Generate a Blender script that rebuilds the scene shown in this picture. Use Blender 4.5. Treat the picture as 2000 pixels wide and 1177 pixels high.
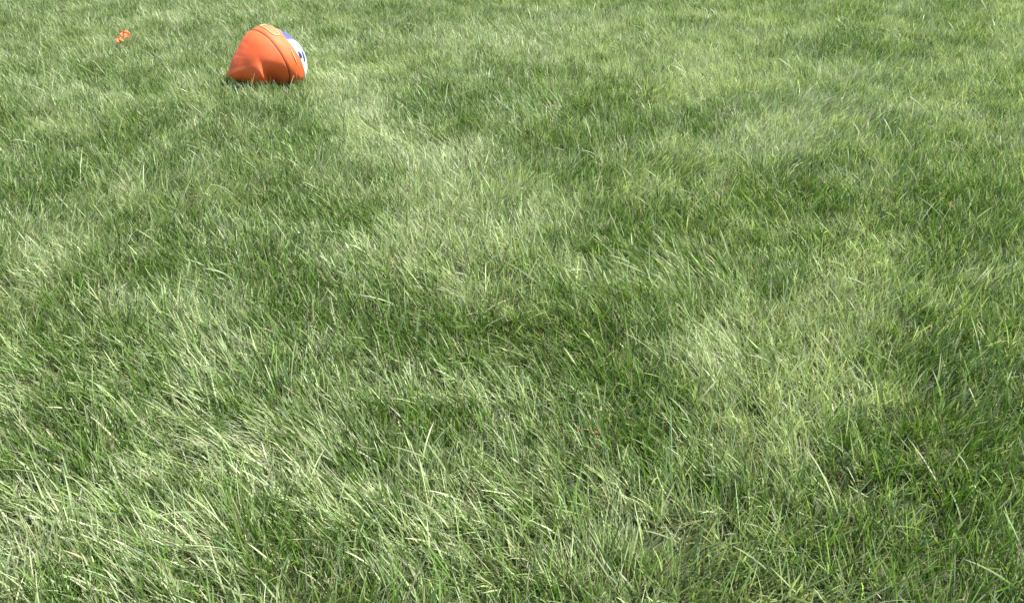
import bpy, bmesh, math
import numpy as np
from mathutils import Vector, Matrix, noise as mnoise

for o in list(bpy.data.objects):
    bpy.data.objects.remove(o, do_unlink=True)
scene = bpy.context.scene
COL = scene.collection
R = math.radians
rng = np.random.default_rng(11)

# ------------------------------------------------------------------ camera
CAM_H, PITCH, F_PX = 1.0, 32.0, 1630.0          # F_PX in units of a 2000 px wide frame
cam_d = bpy.data.cameras.new('camera')
cam = bpy.data.objects.new('camera', cam_d)
COL.objects.link(cam)
cam.location = (0, 0, CAM_H)
cam.rotation_euler = (R(90 - PITCH), 0, 0)
cam_d.sensor_width = 36.0
cam_d.lens = F_PX / 2000 * 36
cam_d.clip_start = 0.02
cam_d.clip_end = 500
scene.camera = cam

# ------------------------------------------------------------------ world and sun
SUN_EL, SUN_AZ = 60.0, 74.0                      # azimuth: degrees to the right of straight ahead (+Y)
w = bpy.data.worlds.new('World')
scene.world = w
w.use_nodes = True
nt = w.node_tree
bg = nt.nodes['Background']
sky = nt.nodes.new('ShaderNodeTexSky')
sky.sky_type = 'NISHITA'
sky.sun_disc = False
sky.sun_elevation = R(SUN_EL)
sky.sun_rotation = R(SUN_AZ)
nt.links.new(sky.outputs['Color'], bg.inputs['Color'])
bg.inputs['Strength'].default_value = 0.115
sd = bpy.data.lights.new('sun', 'SUN')
sun = bpy.data.objects.new('sun', sd)
COL.objects.link(sun)
sd.energy = 4.8
sd.angle = R(0.6)
sd.color = (1.0, 0.955, 0.88)
sv = Vector((math.sin(R(SUN_AZ)) * math.cos(R(SUN_EL)), math.cos(R(SUN_AZ)) * math.cos(R(SUN_EL)), math.sin(R(SUN_EL))))
sun.rotation_euler = sv.to_track_quat('Z', 'Y').to_euler()
sun.location = sv * 20
vs = scene.view_settings
scene.display_settings.display_device = 'sRGB'
vs.view_transform = 'Standard'
vs.look = 'None'
vs.gamma = 1.0
vs.exposure = 1.15
scene.cycles.max_bounces = 6
scene.cycles.diffuse_bounces = 3
scene.cycles.glossy_bounces = 2
scene.cycles.transmission_bounces = 4

# ------------------------------------------------------------------ helpers
CP, SP = math.cos(R(PITCH)), math.sin(R(PITCH))

def ray(px, py):
    """world direction through a point of the 2000x1177 picture (arrays allowed)"""
    a = (np.asarray(px, float) - 1000) / F_PX
    b = -(np.asarray(py, float) - 588.5) / F_PX
    return np.stack([a + 0 * b, CP + b * SP, -SP + b * CP], -1)

def ground(px, py, z=0.04):
    d = ray(px, py)
    t = (z - CAM_H) / d[..., 2]
    return np.stack([d[..., 0] * t, d[..., 1] * t], -1)

def project(x, y, z):
    dz = z - CAM_H
    depth = y * CP - dz * SP
    up = y * SP + dz * CP
    return 1000 + F_PX * x / depth, 588.5 - F_PX * up / depth, depth

class VNoise:
    """smooth value noise on a lattice, for placing and leaning the grass"""
    def __init__(self, cell, seed):
        r = np.random.default_rng(seed)
        self.g = r.uniform(-1, 1, (256, 256)); self.c = cell
    def __call__(self, x, y):
        x = x / self.c + 1000.0; y = y / self.c + 1000.0
        xi = np.floor(x).astype(int); yi = np.floor(y).astype(int)
        fx = x - xi; fy = y - yi
        fx = fx * fx * (3 - 2 * fx); fy = fy * fy * (3 - 2 * fy)
        g = self.g; a = xi % 256; b = yi % 256; a1 = (xi + 1) % 256; b1 = (yi + 1) % 256
        return (g[a, b] * (1 - fx) + g[a1, b] * fx) * (1 - fy) + (g[a, b1] * (1 - fx) + g[a1, b1] * fx) * fy

def link(o, parent=None):
    COL.objects.link(o)
    if parent: o.parent = parent
    return o

def tag(o, label=None, cat=None, group=None, kind=None):
    if label: o['label'] = label
    if cat: o['category'] = cat
    if group: o['group'] = group
    if kind: o['kind'] = kind
    return o

def new_mat(name):
    m = bpy.data.materials.new(name)
    m.use_nodes = True
    return m, m.node_tree, m.node_tree.nodes['Principled BSDF']

def ramp(nt, stops):
    n = nt.nodes.new('ShaderNodeValToRGB')
    e = n.color_ramp.elements
    e[0].position, e[0].color = stops[0][0], (*stops[0][1], 1)
    e[1].position, e[1].color = stops[-1][0], (*stops[-1][1], 1)
    for p, c in stops[1:-1]:
        k = e.new(p); k.color = (*c, 1)
    return n

# ------------------------------------------------------------------ materials
# soil and thatch
m_soil, nt, p = new_mat('soil_thatch')
tc = nt.nodes.new('ShaderNodeTexCoord')
n1 = nt.nodes.new('ShaderNodeTexNoise'); n1.inputs['Scale'].default_value = 90; n1.inputs['Detail'].default_value = 6
n2 = nt.nodes.new('ShaderNodeTexNoise'); n2.inputs['Scale'].default_value = 5; n2.inputs['Detail'].default_value = 4
nt.links.new(tc.outputs['Object'], n1.inputs['Vector']); nt.links.new(tc.outputs['Object'], n2.inputs['Vector'])
r1 = ramp(nt, [(0.3, (0.018, 0.020, 0.008)), (0.55, (0.045, 0.05, 0.02)), (0.75, (0.10, 0.095, 0.045))])
nt.links.new(n1.outputs['Fac'], r1.inputs['Fac'])
r2 = ramp(nt, [(0.35, (0.03, 0.06, 0.012)), (0.65, (0.06, 0.085, 0.03))])
nt.links.new(n2.outputs['Fac'], r2.inputs['Fac'])
mx = nt.nodes.new('ShaderNodeMix'); mx.data_type = 'RGBA'; mx.inputs[0].default_value = 0.5
nt.links.new(r1.outputs['Color'], mx.inputs[6]); nt.links.new(r2.outputs['Color'], mx.inputs[7])
nt.links.new(mx.outputs[2], p.inputs['Base Color'])
p.inputs['Roughness'].default_value = 0.95
bp = nt.nodes.new('ShaderNodeBump'); bp.inputs['Strength'].default_value = 0.8; bp.inputs['Distance'].default_value = 0.01
nt.links.new(n1.outputs['Fac'], bp.inputs['Height']); nt.links.new(bp.outputs['Normal'], p.inputs['Normal'])

# grass blades: colour of each blade from the mesh attribute
m_grass, nt, p = new_mat('grass_blade')
at = nt.nodes.new('ShaderNodeAttribute'); at.attribute_name = 'blade_colour'
p.inputs['Roughness'].default_value = 0.43
p.inputs['Specular IOR Level'].default_value = 0.5
nt.links.new(at.outputs['Color'], p.inputs['Base Color'])
tl = nt.nodes.new('ShaderNodeBsdfTranslucent')
hs = nt.nodes.new('ShaderNodeMix'); hs.data_type = 'RGBA'; hs.blend_type = 'MULTIPLY'; hs.inputs[0].default_value = 1.0
hs.inputs[7].default_value = (1.12, 1.25, 0.62, 1)
nt.links.new(at.outputs['Color'], hs.inputs[6]); nt.links.new(hs.outputs[2], tl.inputs['Color'])
ms = nt.nodes.new('ShaderNodeMixShader'); ms.inputs[0].default_value = 0.34
out = nt.nodes['Material Output']
nt.links.new(p.outputs[0], ms.inputs[1]); nt.links.new(tl.outputs[0], ms.inputs[2]); nt.links.new(ms.outputs[0], out.inputs['Surface'])

def plastic(name, col, rough=0.42, var=0.12, bump=0.0):
    m, nt, p = new_mat(name)
    tc = nt.nodes.new('ShaderNodeTexCoord')
    n = nt.nodes.new('ShaderNodeTexNoise'); n.inputs['Scale'].default_value = 22; n.inputs['Detail'].default_value = 5
    nt.links.new(tc.outputs['Object'], n.inputs['Vector'])
    c = np.array(col)
    r = ramp(nt, [(0.3, tuple(c * (1 - var))), (0.7, tuple(np.minimum(c * (1 + var * 0.5), 0.97)))])
    nt.links.new(n.outputs['Fac'], r.inputs['Fac']); nt.links.new(r.outputs['Color'], p.inputs['Base Color'])
    p.inputs['Roughness'].default_value = rough
    if bump:
        nb = nt.nodes.new('ShaderNodeTexNoise'); nb.inputs['Scale'].default_value = 300; nb.inputs['Detail'].default_value = 2
        nt.links.new(tc.outputs['Object'], nb.inputs['Vector'])
        b = nt.nodes.new('ShaderNodeBump'); b.inputs['Strength'].default_value = bump; b.inputs['Distance'].default_value = 0.001
        nt.links.new(nb.outputs['Fac'], b.inputs['Height']); nt.links.new(b.outputs['Normal'], p.inputs['Normal'])
    return m
m_orange = plastic('orange_rubber', (0.86, 0.135, 0.030), 0.66, 0.08, 0.35)
nt = m_orange.node_tree; p = nt.nodes['Principled BSDF']
src = p.inputs['Base Color'].links[0].from_socket
tc = nt.nodes.new('ShaderNodeTexCoord')
dn = nt.nodes.new('ShaderNodeTexNoise'); dn.inputs['Scale'].default_value = 38; dn.inputs['Detail'].default_value = 8; dn.inputs['Roughness'].default_value = .7
nt.links.new(tc.outputs['Object'], dn.inputs['Vector'])
dr = ramp(nt, [(0.56, (0, 0, 0)), (0.72, (0.55, 0.55, 0.55))])
nt.links.new(dn.outputs['Fac'], dr.inputs['Fac'])
dm = nt.nodes.new('ShaderNodeMix'); dm.data_type = 'RGBA'; dm.inputs[7].default_value = (0.42, 0.12, 0.05, 1)
nt.links.new(dr.outputs['Color'], dm.inputs[0]); nt.links.new(src, dm.inputs[6]); nt.links.new(dm.outputs[2], p.inputs['Base Color'])
m_seam = plastic('dark_seam', (0.20, 0.032, 0.010), 0.7)
m_pale = plastic('pale_orange_print', (0.66, 0.165, 0.055), 0.6)
m_line = plastic('pale_green_line', (0.64, 0.58, 0.33), 0.6)
m_white = plastic('white_print', (0.80, 0.83, 0.72), 0.4, 0.04)
m_blue = plastic('blue_print', (0.075, 0.09, 0.29), 0.5)
m_mark = plastic('scuff_mark', (0.28, 0.06, 0.02), 0.7)
m_scrap = plastic('scrap_rubber', (0.84, 0.20, 0.07), 0.7)
m_redbit = plastic('red_rubber_bit', (0.30, 0.055, 0.025), 0.85)

# ------------------------------------------------------------------ ground
gn1, gn2 = VNoise(0.55, 3), VNoise(0.17, 4)
def gz(x, y):
    k = np.clip((11 - np.hypot(x, y - 3)) / 3, 0, 1)
    return (0.014 * gn1(x, y) + 0.006 * gn2(x, y)) * k
def build_ground():
    def axis(c, fine, half, far):
        a = np.arange(-half, half + 1e-6, fine) + c
        g = [fine * 1.5 ** i for i in range(1, 40)]
        s = np.cumsum(g); s = s[s < far]
        return np.concatenate([c - half - s[::-1], a, c + half + s])
    xs = axis(0, 0.06, 9, 150); ys = axis(3, 0.06, 8, 150)
    X, Y = np.meshgrid(xs, ys); Z = gz(X, Y)
    nx, ny = len(xs), len(ys)
    v = np.stack([X, Y, Z], -1).reshape(-1, 3)
    i = np.arange(nx * ny).reshape(ny, nx)
    f = np.stack([i[:-1, :-1], i[:-1, 1:], i[1:, 1:], i[1:, :-1]], -1).reshape(-1, 4)
    me = bpy.data.meshes.new('ground')
    me.from_pydata(v.tolist(), [], f.tolist())
    me.materials.append(m_soil)
    me.polygons.foreach_set('use_smooth', [True] * len(f))
    o = link(bpy.data.objects.new('ground', me))
    tag(o, 'dark soil and thatch under the lawn', 'ground', kind='structure')
build_ground()

# ------------------------------------------------------------------ where the lawn is pale, green, lying or standing
# (centre x, centre y, half width, half height, amount) read off the picture, then used on the ground
PALE = [(1560,240,75,32,1.6),(870,320,150,60,.8),(1290,380,90,60,.5),(1480,640,130,70,1.0),(1580,760,110,80,.5),  # pale blade undersides, with their glossy sheen painted in as colour
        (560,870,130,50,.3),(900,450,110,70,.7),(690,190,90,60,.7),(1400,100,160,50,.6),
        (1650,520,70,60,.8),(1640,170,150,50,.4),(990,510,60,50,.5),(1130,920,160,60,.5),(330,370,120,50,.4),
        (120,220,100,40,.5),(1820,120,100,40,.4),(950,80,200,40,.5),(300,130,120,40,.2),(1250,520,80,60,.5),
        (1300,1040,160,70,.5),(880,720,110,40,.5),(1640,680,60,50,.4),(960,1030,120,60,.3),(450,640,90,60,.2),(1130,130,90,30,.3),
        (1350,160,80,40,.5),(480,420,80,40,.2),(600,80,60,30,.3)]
GREEN = [(870,195,85,38,1.0),(590,400,110,50,.9),(330,510,80,45,.7),(560,265,70,35,.7),(1230,455,130,55,.7),(1410,440,110,50,.6),
         (690,600,140,55,.8),(1880,850,110,160,1.1),(1740,860,80,100,.5),(1660,85,110,30,.6),(1200,640,110,60,.7),
         (850,640,90,40,.5),(1720,1060,140,60,.6),(720,1060,150,60,.6),(100,330,90,50,.8),(1380,210,60,28,.6),(1170,200,80,30,.6),
         (1880,420,80,90,.6),(1020,120,110,30,.3),(1330,820,90,60,.4),(130,900,130,60,.5),(260,1090,170,50,.45),(420,930,60,30,.4),(770,330,60,25,.4),(1090,250,60,25,.4),(960,640,70,35,.4),(200,700,130,60,.6),(110,560,90,60,.5),(450,530,90,40,.3),
         (1540,560,80,40,.6),(1230,740,70,60,.5),(400,800,100,50,.4),(1000,850,110,60,.4),(1760,330,120,50,.3),(1560,380,70,40,.6),(500,1000,100,50,.3),(230,130,110,35,.5)]
# lean of the blades: (cx, cy, half width, half height, toward picture right, away)
LEAN = [(560,860,230,110,-.75,.2),(230,1000,260,110,-.62,.1),(1480,660,170,120,-.6,.25),(880,340,170,90,.30,.2),
        (1570,230,110,60,.25,.05),(1270,520,110,50,-.9,.1),(900,740,140,60,-.8,.2),(1700,900,160,130,-.5,.0),(690,200,130,90,-.3,.1),
        (1650,520,110,90,.35,-.1),(1300,950,180,120,-.3,-.1),(980,960,150,90,-.6,.1),(350,330,160,90,.35,.0),(1830,950,110,120,.3,-.2),
        (450,680,150,60,-.2,.2),(1700,250,140,90,.5,.1),(1200,870,120,60,-.5,.2),(760,1040,120,60,-.5,.0)]
nW1, nW2 = VNoise(.16, 61), VNoise(.06, 62)
def field(tab, X, Y, n_out=1):
    px, py, _ = project(X, Y, 0.04)
    px = px + 40 * nW1(X, Y) + 22 * nW2(X, Y); py = py + 24 * nW1(Y, X) + 14 * nW2(Y, X)   # ragged edges
    outs = [np.zeros_like(X) for _ in range(n_out)]
    for t in tab:
        g = np.exp(-0.5 * (((px - t[0]) / t[2]) ** 2 + ((py - t[1]) / t[3]) ** 2) * 1.6)
        for k in range(n_out): outs[k] += g * t[4 + k]
    return outs if n_out > 1 else outs[0]
nA, nB, nC, nD, nE, nF = VNoise(.32, 21), VNoise(.12, 22), VNoise(.38, 23), VNoise(.14, 24), VNoise(.38, 25), VNoise(.14, 26)
nG, nH = VNoise(.055, 27), VNoise(.07, 28)

# ball placement (needed so that no blade grows through it)
BALL_PX, BALL_R = (532.5, 117.5), 0.126
BS = BALL_R / 0.0945
d_ball = ray(*BALL_PX)
BALL_C = Vector(d_ball) * ((0.100 - CAM_H) / d_ball[2]) + Vector((0, 0, CAM_H))

def at(px, py, z):
    d = Vector(ray(px, py)); return d * ((z - CAM_H) / d.z) + Vector((0, 0, CAM_H))
SC = at(240, 80, .045)                                 # where the torn scrap lies, pressing the grass down

# ------------------------------------------------------------------ grass
def blades(x, y, colour, tipcol, length, width, lx, ly, bend, seg, az_jit, stiff=None, droop=None):
    """ribbons with a curved midline; returns verts, faces, colours"""
    n = len(x)
    t = np.linspace(0, 1, seg + 1)[None, :]
    horiz = np.hypot(lx, ly) + 1e-6
    ux, uy = lx / horiz, ly / horiz
    th0 = np.arctan(horiz * 0.72)[:, None]                     # angle off vertical at the base
    th1 = (np.arctan(horiz * 1.0) + bend)[:, None]            # ... and at the tip
    th = th0 + (th1 - th0) * t ** 1.2
    th = np.clip(th, -1.2, 1.95)
    ds = (length / seg)[:, None]
    mid = 0.5 * (th[:, 1:] + th[:, :-1])
    s = np.concatenate([np.zeros((n, 1)), np.cumsum(np.sin(mid), 1)], 1) * ds
    h = np.concatenate([np.zeros((n, 1)), np.cumsum(np.cos(mid), 1)], 1) * ds
    side = rng.normal(0, 0.06, n)[:, None] * t ** 2 * length[:, None]
    X = x[:, None] + s * ux[:, None] - side * uy[:, None]
    Y = y[:, None] + s * uy[:, None] + side * ux[:, None]
    Z = gz(x, y)[:, None] + np.maximum(h, 0.002)
    # width direction: across the lean, twisted a little on the way up
    tw = (rng.uniform(-1.3, 1.3, n) + az_jit)[:, None] + rng.normal(0, 0.6, n)[:, None] * t
    cx = np.cos(tw) * -uy[:, None] + np.sin(tw) * ux[:, None] * np.cos(th)
    cy = np.cos(tw) * ux[:, None] + np.sin(tw) * uy[:, None] * np.cos(th)
    cz = -np.sin(tw) * np.sin(th)
    prof = np.interp(t[0], [0, .15, .6, .88, 1], [.7, 1, .95, .62, .16])[None, :]
    hw = 0.5 * width[:, None] * prof
    A = np.stack([X + cx * hw, Y + cy * hw, Z + cz * hw], -1)
    B = np.stack([X - cx * hw, Y - cy * hw, Z - cz * hw], -1)
    V = np.stack([A, B], 2).reshape(n, (seg + 1) * 2, 3)
    V[..., 2] = np.maximum(V[..., 2], -0.012)
    k = np.arange(seg) * 2
    F = np.stack([k, k + 1, k + 3, k + 2], -1)[None] + (np.arange(n) * (seg + 1) * 2)[:, None, None]
    wt = np.clip((t[0] - .72) / .28, 0, 1)[None, :, None] ** 1.3
    Cc = colour[:, None, :] * (1 - wt) + tipcol[:, None, :] * wt
    Cc = np.repeat(Cc, 2, axis=1)
    return V.reshape(-1, 3), F.reshape(-1, 4), Cc.reshape(-1, 3)

C_GREEN = np.array([0.078, 0.152, 0.014])
C_MID = np.array([0.172, 0.252, 0.072])
C_PALE = np.array([0.372, 0.426, 0.232])
C_STRAW = np.array([0.42, 0.39, 0.22])
C_TIP = np.array([0.62, 0.62, 0.42])

def grow(x, y, tuft_seed, wscale=1.0, lscale=1.0, seg=4):
    n = len(x)
    # tuft: shared character of neighbours a few centimetres apart
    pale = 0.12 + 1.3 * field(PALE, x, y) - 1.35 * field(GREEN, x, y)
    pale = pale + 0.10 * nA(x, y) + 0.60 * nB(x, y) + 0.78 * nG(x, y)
    L = field(LEAN, x, y, 2)
    lx = .75 * L[0] - 0.16 + 0.26 * nC(x, y) + 0.48 * nD(x, y)
    ly = L[1] + 0.05 + 0.20 * nE(x, y) + 0.42 * nF(x, y)
    tuft = np.random.default_rng(5).normal(0, 1, (4096, 4))[tuft_seed % 4096]
    lx += 0.32 * tuft[:, 0] + rng.normal(0, .38, n)
    ly += 0.30 * tuft[:, 1] + rng.normal(0, .38, n)
    pale += 0.22 * tuft[:, 2] + rng.normal(0, .48, n)
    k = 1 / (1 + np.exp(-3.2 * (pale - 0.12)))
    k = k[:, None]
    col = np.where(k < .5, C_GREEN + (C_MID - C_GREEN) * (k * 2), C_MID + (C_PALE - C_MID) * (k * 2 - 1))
    col = col * np.exp(rng.normal(-.04, .42, n))[:, None] * (1 + rng.normal(0, .05, (n, 3)))
    dry = rng.random(n) < (0.10 + 0.05 * np.clip(nH(x, y), 0, 1))
    col[dry] = (C_STRAW * np.exp(rng.normal(-.1, .25, (dry.sum(), 1))))
    lit = rng.random(n) < 0.05 + 0.20 * k[:, 0] ** 2                                  # pale, nearly white-green blades among the rest, sunlit look put into the colour
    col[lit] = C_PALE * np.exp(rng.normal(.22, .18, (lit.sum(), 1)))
    tipw = np.where(rng.random(n) < 0.42, rng.uniform(.3, 1.0, n), rng.uniform(0, .22, n))[:, None]
    tip = col * (1 - tipw) + C_TIP * tipw
    ln = (0.0545 + 0.008 * nA(x + 7, y) + 0.008 * tuft[:, 3]) * np.exp(rng.normal(0, .24, n)) * lscale
    ln *= np.where(dry, .8, 1)
    ln *= 1 - .45 * np.exp(-(np.hypot(x - SC.x, y - SC.y + .01) / .05) ** 4)
    wd = np.clip(rng.normal(1.62e-3, 0.66e-3, n), 0.75e-3, 5e-3) * wscale * np.where(pale < -.2, 1.12, 1.0)
    bend = rng.normal(.10, .24, n)
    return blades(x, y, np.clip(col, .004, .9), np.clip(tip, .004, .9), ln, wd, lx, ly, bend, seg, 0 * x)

def scatter(n, x0, x1, y0, y1):
    # blades come in small tufts
    per = 7
    m = n // per
    cx = rng.uniform(x0, x1, m); cy = rng.uniform(y0, y1, m)
    x = np.repeat(cx, per) + rng.normal(0, .011, m * per)
    y = np.repeat(cy, per) + rng.normal(0, .011, m * per)
    ts = np.repeat(rng.integers(0, 4096, m), per)
    return x, y, ts

def keep(x, y):
    d = np.hypot(x - BALL_C.x, y - BALL_C.y)
    return d > BALL_R * 0.72

def in_view(x, y, m=90):
    px, py, dep = project(x, y, 0.04)
    return (dep > .2) & (px > -m) & (px < 2000 + m) & (py > -m) & (py < 1177 + m * 2.2)

parts = []
n_main = 0
X0, X1, Y0, Y1 = -4.0, 4.0, .3, 6.0
for ya, yb, dens, ls, seg in ((.3, 1.6, 33000, .99, 5), (1.6, 2.4, 34000, .90, 5), (2.4, 3.4, 35000, .82, 4), (3.4, 6.0, 31000, .77, 3)):
    xe = .64 * yb + .45
    x, y, ts = scatter(int(dens * 2 * xe * (yb - ya)), -xe, xe, ya, yb)
    k = in_view(x, y) & keep(x, y)
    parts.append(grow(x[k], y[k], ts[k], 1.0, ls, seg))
    n_main += k.sum()
# surroundings, thinner and with wider blades
x, y, ts = scatter(int(3600 * 14 * 9.5), -7, 7, -1, 8.5)
k = ~in_view(x, y, 70)
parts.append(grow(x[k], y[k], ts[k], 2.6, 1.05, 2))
# low dead thatch between the blades
x, y, ts = scatter(int(5000 * (X1 - X0) * (Y1 - Y0)), X0, X1, Y0, Y1)
k = in_view(x, y) & keep(x, y); x = x[k]; y = y[k]; n = len(x)
col = C_STRAW[None] * np.exp(rng.normal(-.55, .35, (n, 1)))
parts.append(blades(x, y, col, col, rng.uniform(.02, .055, n), rng.uniform(1e-3, 2.2e-3, n),
                    rng.normal(0, 1.5, n), rng.normal(0, 1.5, n), rng.normal(.4, .3, n), 3, 0 * x))
# scattered long blades that stand out of the lawn
n = 5000
x = rng.uniform(X0, X1, n); y = rng.uniform(Y0, Y1, n)
k = in_view(x, y) & keep(x, y); x = x[k]; y = y[k]; n = len(x)
kk = rng.random((n, 1))
col = (C_MID * (1 - kk) + C_PALE * 1.15 * kk)
parts.append(blades(x, y, col, col * .6 + C_TIP * .4, rng.uniform(.08, .125, n), rng.uniform(1.6e-3, 3.2e-3, n),
                    rng.normal(-.2, .6, n), rng.normal(0, .5, n), rng.normal(.3, .4, n), 7, 0 * x))

# single blades that catch the eye: root and tip, U = standing, L = lying over the others; d = dark, p = pale, s = straw
HERO = [(671,256,673,209,'Ud',3.4),(276,740,276,660,'Up',3.2),(1536,604,1531,512,'Up',2.4),(1300,952,1303,846,'Up',2.8),(1494,839,1538,790,'Lp',2.2),
        (1485,982,1446,970,'Lp',2.4),(1674,906,1599,850,'Lp',2.8),(1844,969,1773,855,'Lp',2.4),(1504,1040,1451,1021,'Lp',2.2),
        (1695,560,1649,541,'Lp',3.2),(1246,522,1188,498,'Lp',4.0),(1262,535,1192,508,'Lp',3.2),(938,118,932,67,'Up',2.6),(811,153,860,142,'Ls',2.2),
        (884,193,933,173,'Ls',2.2),(1376,119,1456,106,'Ls',1.8),(1462,124,1456,106,'Ls',1.8),(1810,633,1858,630,'Ls',1.8),(640,602,630,560,'Us',1.6),
        (910,245,908,200,'Up',2.4),(1455,700,1395,640,'Lp',3.0),(1400,700,1392,590,'Up',2.2),(660,905,600,840,'Lp',3.2),(215,850,137,760,'Lp',2.6),
        (130,900,62,860,'Lp',2.8),(330,880,262,830,'Lp',3.0),(1190,910,1170,828,'Up',2.8),(1060,560,975,505,'Lp',2.4),(1330,1062,1255,1035,'Lp',2.8),(845,900,760,870,'Lp',2.8),(575,760,545,700,'Up',3.0)]
vs_, fs_, cs_ = [], [], []
for i, (ax, ay, bx, by, kind, wmm) in enumerate(HERO):
    A = np.array(at(ax, ay, .028))
    if kind[0] == 'U':
        d = ray(bx, by); t = A[1] / d[1]; B = np.array([d[0] * t, A[1], CAM_H + d[2] * t])
    else:
        B = np.array(at(bx, by, .060))
    M = .5 * (A + B) + np.array([rng.normal(0, .003), 0, .010 if kind[0] == 'L' else 0])
    t = np.linspace(0, 1, 10)[:, None]
    P = (1 - t) ** 2 * A + 2 * t * (1 - t) * M + t * t * B
    T = np.gradient(P, axis=0); S = np.cross(T, [0, -.75, .65]); S /= np.linalg.norm(S, axis=1)[:, None]
    hw = .42e-3 * wmm * np.interp(t[:, 0], [0, .2, .7, 1], [.7, 1, .8, .15])[:, None]
    vs_.append(np.stack([P + S * hw, P - S * hw], 1).reshape(-1, 3))
    k = np.arange(9) * 2
    fs_.append(np.stack([k, k + 1, k + 3, k + 2], -1) + i * 20)
    c = {'d': C_GREEN * .8, 'p': C_PALE * 1.1, 's': C_STRAW}[kind[1]]
    cs_.append(np.repeat(c[None], 20, 0))
parts.append((np.concatenate(vs_), np.concatenate(fs_), np.concatenate(cs_)))

V = np.concatenate([p[0] for p in parts]); Cc = np.concatenate([p[2] for p in parts])
off = np.cumsum([0] + [len(p[0]) for p in parts[:-1]])
F = np.concatenate([p[1] + o for p, o in zip(parts, off)])
print('blades in view', n_main, 'verts', len(V), 'faces', len(F))
me = bpy.data.meshes.new('grass')
me.vertices.add(len(V)); me.vertices.foreach_set('co', V.astype(np.float32).ravel())
me.loops.add(F.size); me.loops.foreach_set('vertex_index', F.astype(np.int32).ravel())
me.polygons.add(len(F))
me.polygons.foreach_set('loop_start', np.arange(0, F.size, 4, dtype=np.int32))
me.polygons.foreach_set('use_smooth', np.ones(len(F), bool))
me.update(calc_edges=True)
ca = me.attributes.new('blade_colour', 'FLOAT_COLOR', 'POINT')
ca.data.foreach_set('color', np.concatenate([Cc, np.ones((len(Cc), 1))], 1).astype(np.float32).ravel())
me.materials.append(m_grass)
grass = link(bpy.data.objects.new('grass', me))
tag(grass, 'uneven mown lawn of pale and bright green blades', 'grass', kind='stuff')

# ------------------------------------------------------------------ the collapsed ball
w_ = -Vector(d_ball).normalized()                      # from ball toward the viewer, only to lay out its pose
u_ = Vector((0, 0, 1)).cross(w_).normalized()
v_ = w_.cross(u_).normalized()
AX = Vector((.824, .345, -.449)).normalized()          # axis of the ball: right, a little up, away
E1 = (Vector((0, 1, 0)) - AX * AX.y).normalized()      # azimuth 0: top of the ball
E2 = AX.cross(E1).normalized()
OUT = [(-5.6,.99),(11,.94),(37,.885),(62,.87),(78,.93),(94,1.0),(122,1.02),(143,1.0),(156,1.03),(168,1.10),(179,1.20),(187,1.29),(194,1.42),
       (200,1.33),(208,1.16),(217,1.0),(240,.86),(270,.84),(300,.92),(322,1.06),(340,1.02),(354.4,.99)]
oa = np.array([a for a, r in OUT]); orr = np.array([r for a, r in OUT])
def sm(a, b, t):
    t = min(max((t - a) / (b - a), 0), 1); return t * t * (3 - 2 * t)
def ball_point(theta, phi, lift=0.0):
    d = AX * math.cos(theta) + (E1 * math.cos(phi) + E2 * math.sin(phi)) * math.sin(theta)
    a = math.degrees(math.atan2(d.y, d.x))
    if a < -5.6: a += 360
    r = float(np.interp(a, oa, orr))
    rr = math.hypot(d.x, d.y)
    f = 1 + (r - 1) * sm(0.25, 1.0, rr)
    p = Vector((d.x * f, d.y * f, d.z))
    n = d.normalized()
    # caved-in front: a deep dent low at the front with a soft lobe beside it on the left
    if d.z > 0:
        g = sm(-.34, -.20, p.x + .25 * (p.y + .5)) * math.exp(-(max(p.x + .15, 0) / .42) ** 2 - ((p.y + .62) / .34) ** 2)
        p.z -= .42 * g
        g2 = math.exp(-(((p.x + .46) / .23) ** 2 + ((p.y + .42) / .30) ** 2))
        p.z += .13 * g2
        g3 = math.exp(-(((p.x + .62) / .45) ** 2 + ((p.y + .08) / .34) ** 2))
        g4 = math.exp(-(((p.x + .95) / .3) ** 2 + ((p.y + .35) / .22) ** 2))
    nz = mnoise.noise(Vector((p.x * 2.3, p.y * 2.3, p.z * 2.3 + 4)))
    p += n * nz * .018
    # groove at the seam
    p -= n * .022 * math.exp(-((theta - TH_SEAM) / .030) ** 2)
    p += n * lift
    wv = (u_ * p.x + v_ * p.y + w_ * p.z) * BALL_R
    wv.z = max(wv.z, -BALL_C.z + .006)
    return wv
TH_SEAM, TH_CAP = math.acos(-.155), math.acos(.37)

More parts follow.
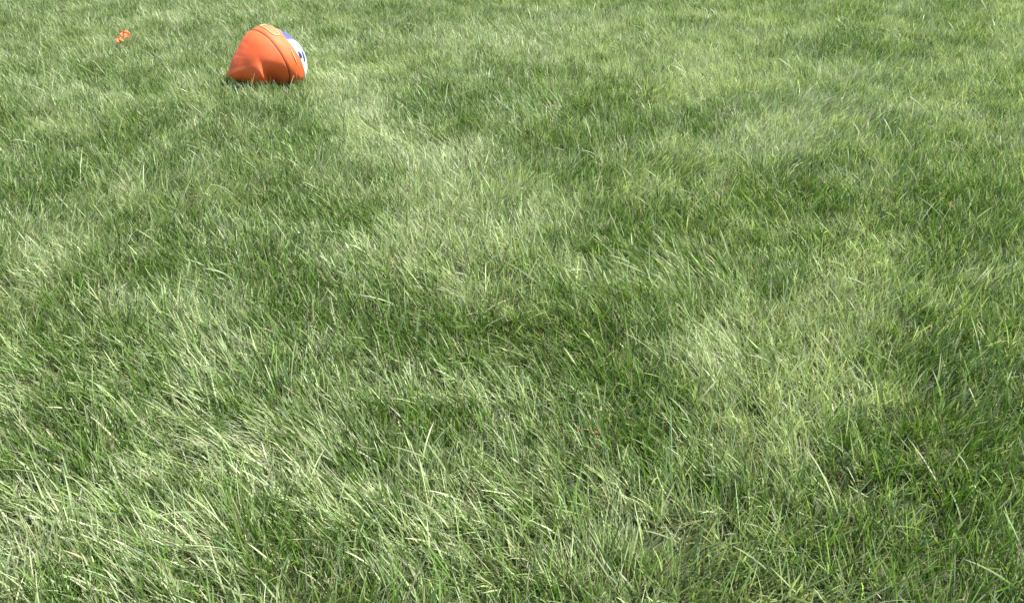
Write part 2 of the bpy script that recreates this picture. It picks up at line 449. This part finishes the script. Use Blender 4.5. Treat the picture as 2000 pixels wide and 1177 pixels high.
def patch(name, th0, th1, ph0, ph1, lift, mat, parent, nt_=24, np_=60, closed=False, mask=None, thick=.012, edge=None):
    """a piece of the ball's surface between two angles, proud by lift, with its own thickness"""
    me = bpy.data.meshes.new(name); bm = bmesh.new()
    g = []
    cols = np_ if closed else np_ + 1
    for i in range(nt_ + 1):
        th = th0 + (th1 - th0) * i / nt_
        g.append([bm.verts.new(ball_point(max(th * (edge(ph0 + (ph1 - ph0) * j / np_) if edge else 1), 1e-4), ph0 + (ph1 - ph0) * j / np_, lift)) for j in range(cols)])
    for i in range(nt_):
        for j in range(np_):
            th = th0 + (th1 - th0) * (i + .5) / nt_; ph = ph0 + (ph1 - ph0) * (j + .5) / np_
            if mask and not mask(th, ph): continue
            a, b, c, d = g[i][j], g[i][(j + 1) % cols], g[i + 1][(j + 1) % cols], g[i + 1][j]
            try: bm.faces.new((a, d, c, b))
            except ValueError: pass
    loose = [v for v in bm.verts if not v.link_faces]
    bmesh.ops.delete(bm, geom=loose, context='VERTS')
    bmesh.ops.remove_doubles(bm, verts=bm.verts, dist=1e-6)
    bmesh.ops.recalc_face_normals(bm, faces=bm.faces)
    # make sure normals point outward
    s = sum((f.normal.dot(f.calc_center_median()) for f in bm.faces))
    if s < 0: bmesh.ops.reverse_faces(bm, faces=bm.faces)
    bm.to_mesh(me); bm.free()
    for p in me.polygons: p.use_smooth = True
    me.materials.append(mat)
    o = link(bpy.data.objects.new(name, me), parent)
    if thick:
        s = o.modifiers.new('thickness', 'SOLIDIFY'); s.thickness = thick * BALL_R; s.offset = -1
    return o

ball = link(bpy.data.objects.new('deflated_ball', None))
ball.location = BALL_C
ball.empty_display_size = .05
tag(ball, 'big collapsed orange ball with dark seam and white and blue end, on the lawn', 'ball')
patch('shell', 0, math.pi, 0, 2 * math.pi, 0, m_orange, ball, 150, 220, closed=True, thick=0)
# seam: a thin dark cord lying in the groove
def tube(name, pts, r, mat, parent, closed=True, k=8):
    me = bpy.data.meshes.new(name); bm = bmesh.new(); rings = []
    n = len(pts)
    for i, p in enumerate(pts):
        t = (pts[(i + 1) % n] - pts[i - 1]) if closed else (pts[min(i + 1, n - 1)] - pts[max(i - 1, 0)])
        t.normalize(); nn = p.normalized(); b = t.cross(nn).normalized(); nn = b.cross(t)
        rr = r if closed else r * (0.35 + .65 * math.sin(math.pi * (i + .5) / n))
        rings.append([bm.verts.new(p + (nn * math.cos(a) + b * math.sin(a)) * rr) for a in [2 * math.pi * q / k for q in range(k)]])
    for i in range(n if closed else n - 1):
        for q in range(k):
            bm.faces.new((rings[i][q], rings[i][(q + 1) % k], rings[(i + 1) % n][(q + 1) % k], rings[(i + 1) % n][q]))
    if not closed:
        bm.faces.new(rings[0]); bm.faces.new(rings[-1][::-1])
    bmesh.ops.recalc_face_normals(bm, faces=bm.faces)
    bm.to_mesh(me); bm.free()
    for p in me.polygons: p.use_smooth = True
    me.materials.append(mat)
    return link(bpy.data.objects.new(name, me), parent)
tube('seam', [ball_point(TH_SEAM, 2 * math.pi * i / 160, .004) for i in range(160)], .0018 * BS, m_seam, ball)
cap_edge = lambda ph: 1 - .20 * math.exp(-((((ph + math.pi) % (2 * math.pi)) - math.pi) / .75) ** 2)
cap = patch('end_cap', 0, TH_CAP, 0, 2 * math.pi, .010, m_white, ball, 40, 160, closed=True, edge=cap_edge)

def proj_local(th, ph):
    """zoomed position on the ball's near face, in ball radii right and up"""
    p = ball_point(th, ph)
    return p.dot(u_) / BALL_R, p.dot(v_) / BALL_R
def find(u, v, lift=0.0):
    """angles of the surface point nearest to a spot of the visible side"""
    best = None
    for i in range(60, 1, -1):
        th = math.pi * i / 62
        for j in range(120):
            ph = 2 * math.pi * j / 120
            p = ball_point(th, ph)
            if p.dot(w_) < -.02 * BALL_R: continue
            e = (p.dot(u_) / BALL_R - u) ** 2 + (p.dot(v_) / BALL_R - v) ** 2
            if best is None or e < best[0]: best = (e, th, ph)
    _, th, ph = best
    st = .03
    for _ in range(60):
        imp = False
        for a, b in ((st, 0), (-st, 0), (0, st), (0, -st)):
            p = ball_point(th + a, ph + b)
            if p.dot(w_) < -.05 * BALL_R: continue
            e = (p.dot(u_) / BALL_R - u) ** 2 + (p.dot(v_) / BALL_R - v) ** 2
            if e < best[0]: best = (e, th + a, ph + b); imp = True
        th, ph = best[1], best[2]
        if not imp: st *= .5
    return th, ph
def zuv(zx, zy): return ((zx - 900) / 510, (650 - zy) / 510)
def bandpatch(name, c, dth, dph, lift, mat, parent, rnd=None, **k):
    th, ph = c
    mask = None
    if rnd: mask = lambda a, b: abs((a - th) / dth) ** 4 + abs((b - ph) / dph) ** 4 < 1
    return patch(name, th - dth, th + dth, ph - dph, ph + dph, lift, mat, parent, 30, 30, mask=mask, **k)
# pale printed badge on the band, ringed by a thin pale line
th_b = 1.385
ph_top = find(*zuv(915, 195))[1]
if ph_top > math.pi: ph_top -= 2 * math.pi
bandpatch('badge', (th_b, ph_top), .125, .33, .006, m_pale, ball, rnd=True)
ring = []
for i in range(80):
    a = 2 * math.pi * i / 80
    c, s = math.cos(a), math.sin(a)
    ring.append(ball_point(th_b + .140 * math.copysign(abs(c) ** .5, c), ph_top + .37 * math.copysign(abs(s) ** .5, s), .016))
tube('badge_outline', ring, .0011 * BS, m_line, ball)
# thin pale stroke low on the band
stroke = []
a0, a1, a2 = find(*zuv(1183, 520)), find(*zuv(1208, 640)), find(*zuv(1245, 730))
for i in range(17):
    t = i / 16
    q = [(1 - t) ** 2 * a0[k] + 2 * t * (1 - t) * a1[k] + t * t * a2[k] for k in (0, 1)]
    stroke.append(ball_point(q[0], q[1], .016))
tube('pale_stroke', stroke, .0013 * BS, m_line, ball, closed=False)
# blue field at the top of the white end, and its blue letter strokes
b0 = find(*zuv(1120, 300)); b1 = find(*zuv(1180, 372))
pb0, pb1 = [(q - 2 * math.pi if q > math.pi else q) for q in (b0[1], b1[1])]
lo, hi = min(pb0, pb1), max(pb0, pb1)
sgn = 1 if pb1 > pb0 else -1
ext0 = pb0 - sgn * .9
patch('blue_field', .25, TH_CAP - .005, min(ext0, pb1), max(ext0, pb1), .020, m_blue, cap, 24, 40, edge=cap_edge)
for zs in (((1280, 555), (1312, 655), .0036), ((1330, 550), (1352, 710), .0030)):
    p0, p1 = find(*zuv(*zs[0])), find(*zuv(*zs[1]))
    pts = [ball_point(p0[0] + (p1[0] - p0[0]) * i / 12, p0[1] + (p1[1] - p0[1]) * i / 12, .034) for i in range(13)]
    tube('letter_stroke', pts, zs[2] * 1.05 * BS, m_blue, cap, closed=False)
# small dark scuffs on the left flank
for zx, zy, ln in ((420, 580, .05), (410, 625, .035), (350, 655, .03)):
    c = find(*zuv(zx, zy))
    pts = [ball_point(c[0] + .4 * ln * (i / 6 - .5), c[1] + 1.6 * ln * (i / 6 - .5), .004) for i in range(7)]
    tube('scuff', pts, .0012 * BS, m_mark, ball, closed=False)

# ------------------------------------------------------------------ torn scraps of orange rubber
def torn_piece(name, outline, seed, thick, mat, parent, crumple=.3, size=1.0, rings=7):
    """irregular torn flake: outline in cm (x right, y up the lean), crumpled and given thickness"""
    me = bpy.data.meshes.new(name); bm = bmesh.new()
    pts = []
    n = len(outline); sub = 5
    for i in range(n):
        a, b = Vector((*outline[i], 0)), Vector((*outline[(i + 1) % n], 0))
        for k in range(sub):
            p = a.lerp(b, k / sub)
            p += Vector((mnoise.noise(p * 3 + Vector((seed, 0, 0))), mnoise.noise(p * 3 + Vector((0, seed, 0))), 0)) * .18
            pts.append(p)
    c = sum(pts, Vector()) / len(pts)
    def crump(p):
        q = p * .7 + Vector((seed * 1.7, seed, 0))
        z = abs(mnoise.noise(q)) * 2.2 + .5 * mnoise.noise(q * 2.6)
        return Vector((p.x, p.y, z * crumple * 2))
    cv = bm.verts.new(crump(c) * size)
    prev = None
    for r in range(1, rings + 1):
        ring = [bm.verts.new(crump(c.lerp(p, r / rings)) * size) for p in pts]
        m = len(ring)
        for j in range(m):
            if prev is None: bm.faces.new((cv, ring[j], ring[(j + 1) % m]))
            else: bm.faces.new((prev[j], ring[j], ring[(j + 1) % m], prev[(j + 1) % m]))
        prev = ring
    bm.to_mesh(me); bm.free()
    for p in me.polygons: p.use_smooth = True
    me.materials.append(mat)
    o = link(bpy.data.objects.new(name, me), parent)
    s = o.modifiers.new('thickness', 'SOLIDIFY'); s.thickness = thick; s.offset = 0
    return o

S0 = SC
scrap = link(bpy.data.objects.new('torn_scrap', None)); scrap.location = S0; scrap.empty_display_size = .02
tag(scrap, 'crumpled torn scrap of bright orange rubber lying on the lawn left of the ball', 'scrap')
a = torn_piece('upper_flap', [(-1.6,-.1),(-1.2,1.3),(.1,1.0),(.9,1.5),(2.1,.9),(2.4,-.3),(1.2,-.9),(.5,-1.6),(-.4,-.8)], 3.1, .0016, m_scrap, scrap, .30, .0122)
a.location = (.004, .016, .022); a.rotation_euler = (R(48), R(8), R(-8))
b = torn_piece('lower_flap', [(-1.7,.3),(-.5,1.1),(.9,.4),(1.0,-.5),(1.3,-1.5),(.1,-1.1),(-.9,-1.2)], 8.4, .0016, m_scrap, scrap, .32, .0122)
b.location = (-.008, -.007, .007); b.rotation_euler = (R(38), R(-14), R(14))
bits = [(1133, 841, .048, .0046, 'tiny red crumb in the near grass, leftmost of the three crumbs there'),
        (1152, 836, .049, .0052, 'tiny red crumb in the near grass, the middle and largest of three'),
        (1164, 844, .047, .0044, 'tiny red crumb in the near grass, rightmost of the three crumbs there'),
        (1655, 177, .050, .0050, 'tiny orange crumb far off in pale grass near the upper right')]
for i, (px, py, z, s, lab) in enumerate(bits):
    o = torn_piece('rubber_crumb', [(-1,-.4),(-.5,.8),(.6,.9),(1,-.2),(.2,-.9)], 1.3 + i * 2.1, .0015, m_redbit, None, .4, s * .62, 3)
    o.location = at(px, py, z); o.rotation_euler = (R(55), R(20 * i), R(30 * i))
    tag(o, lab, 'crumb', 'torn rubber crumbs in the grass')
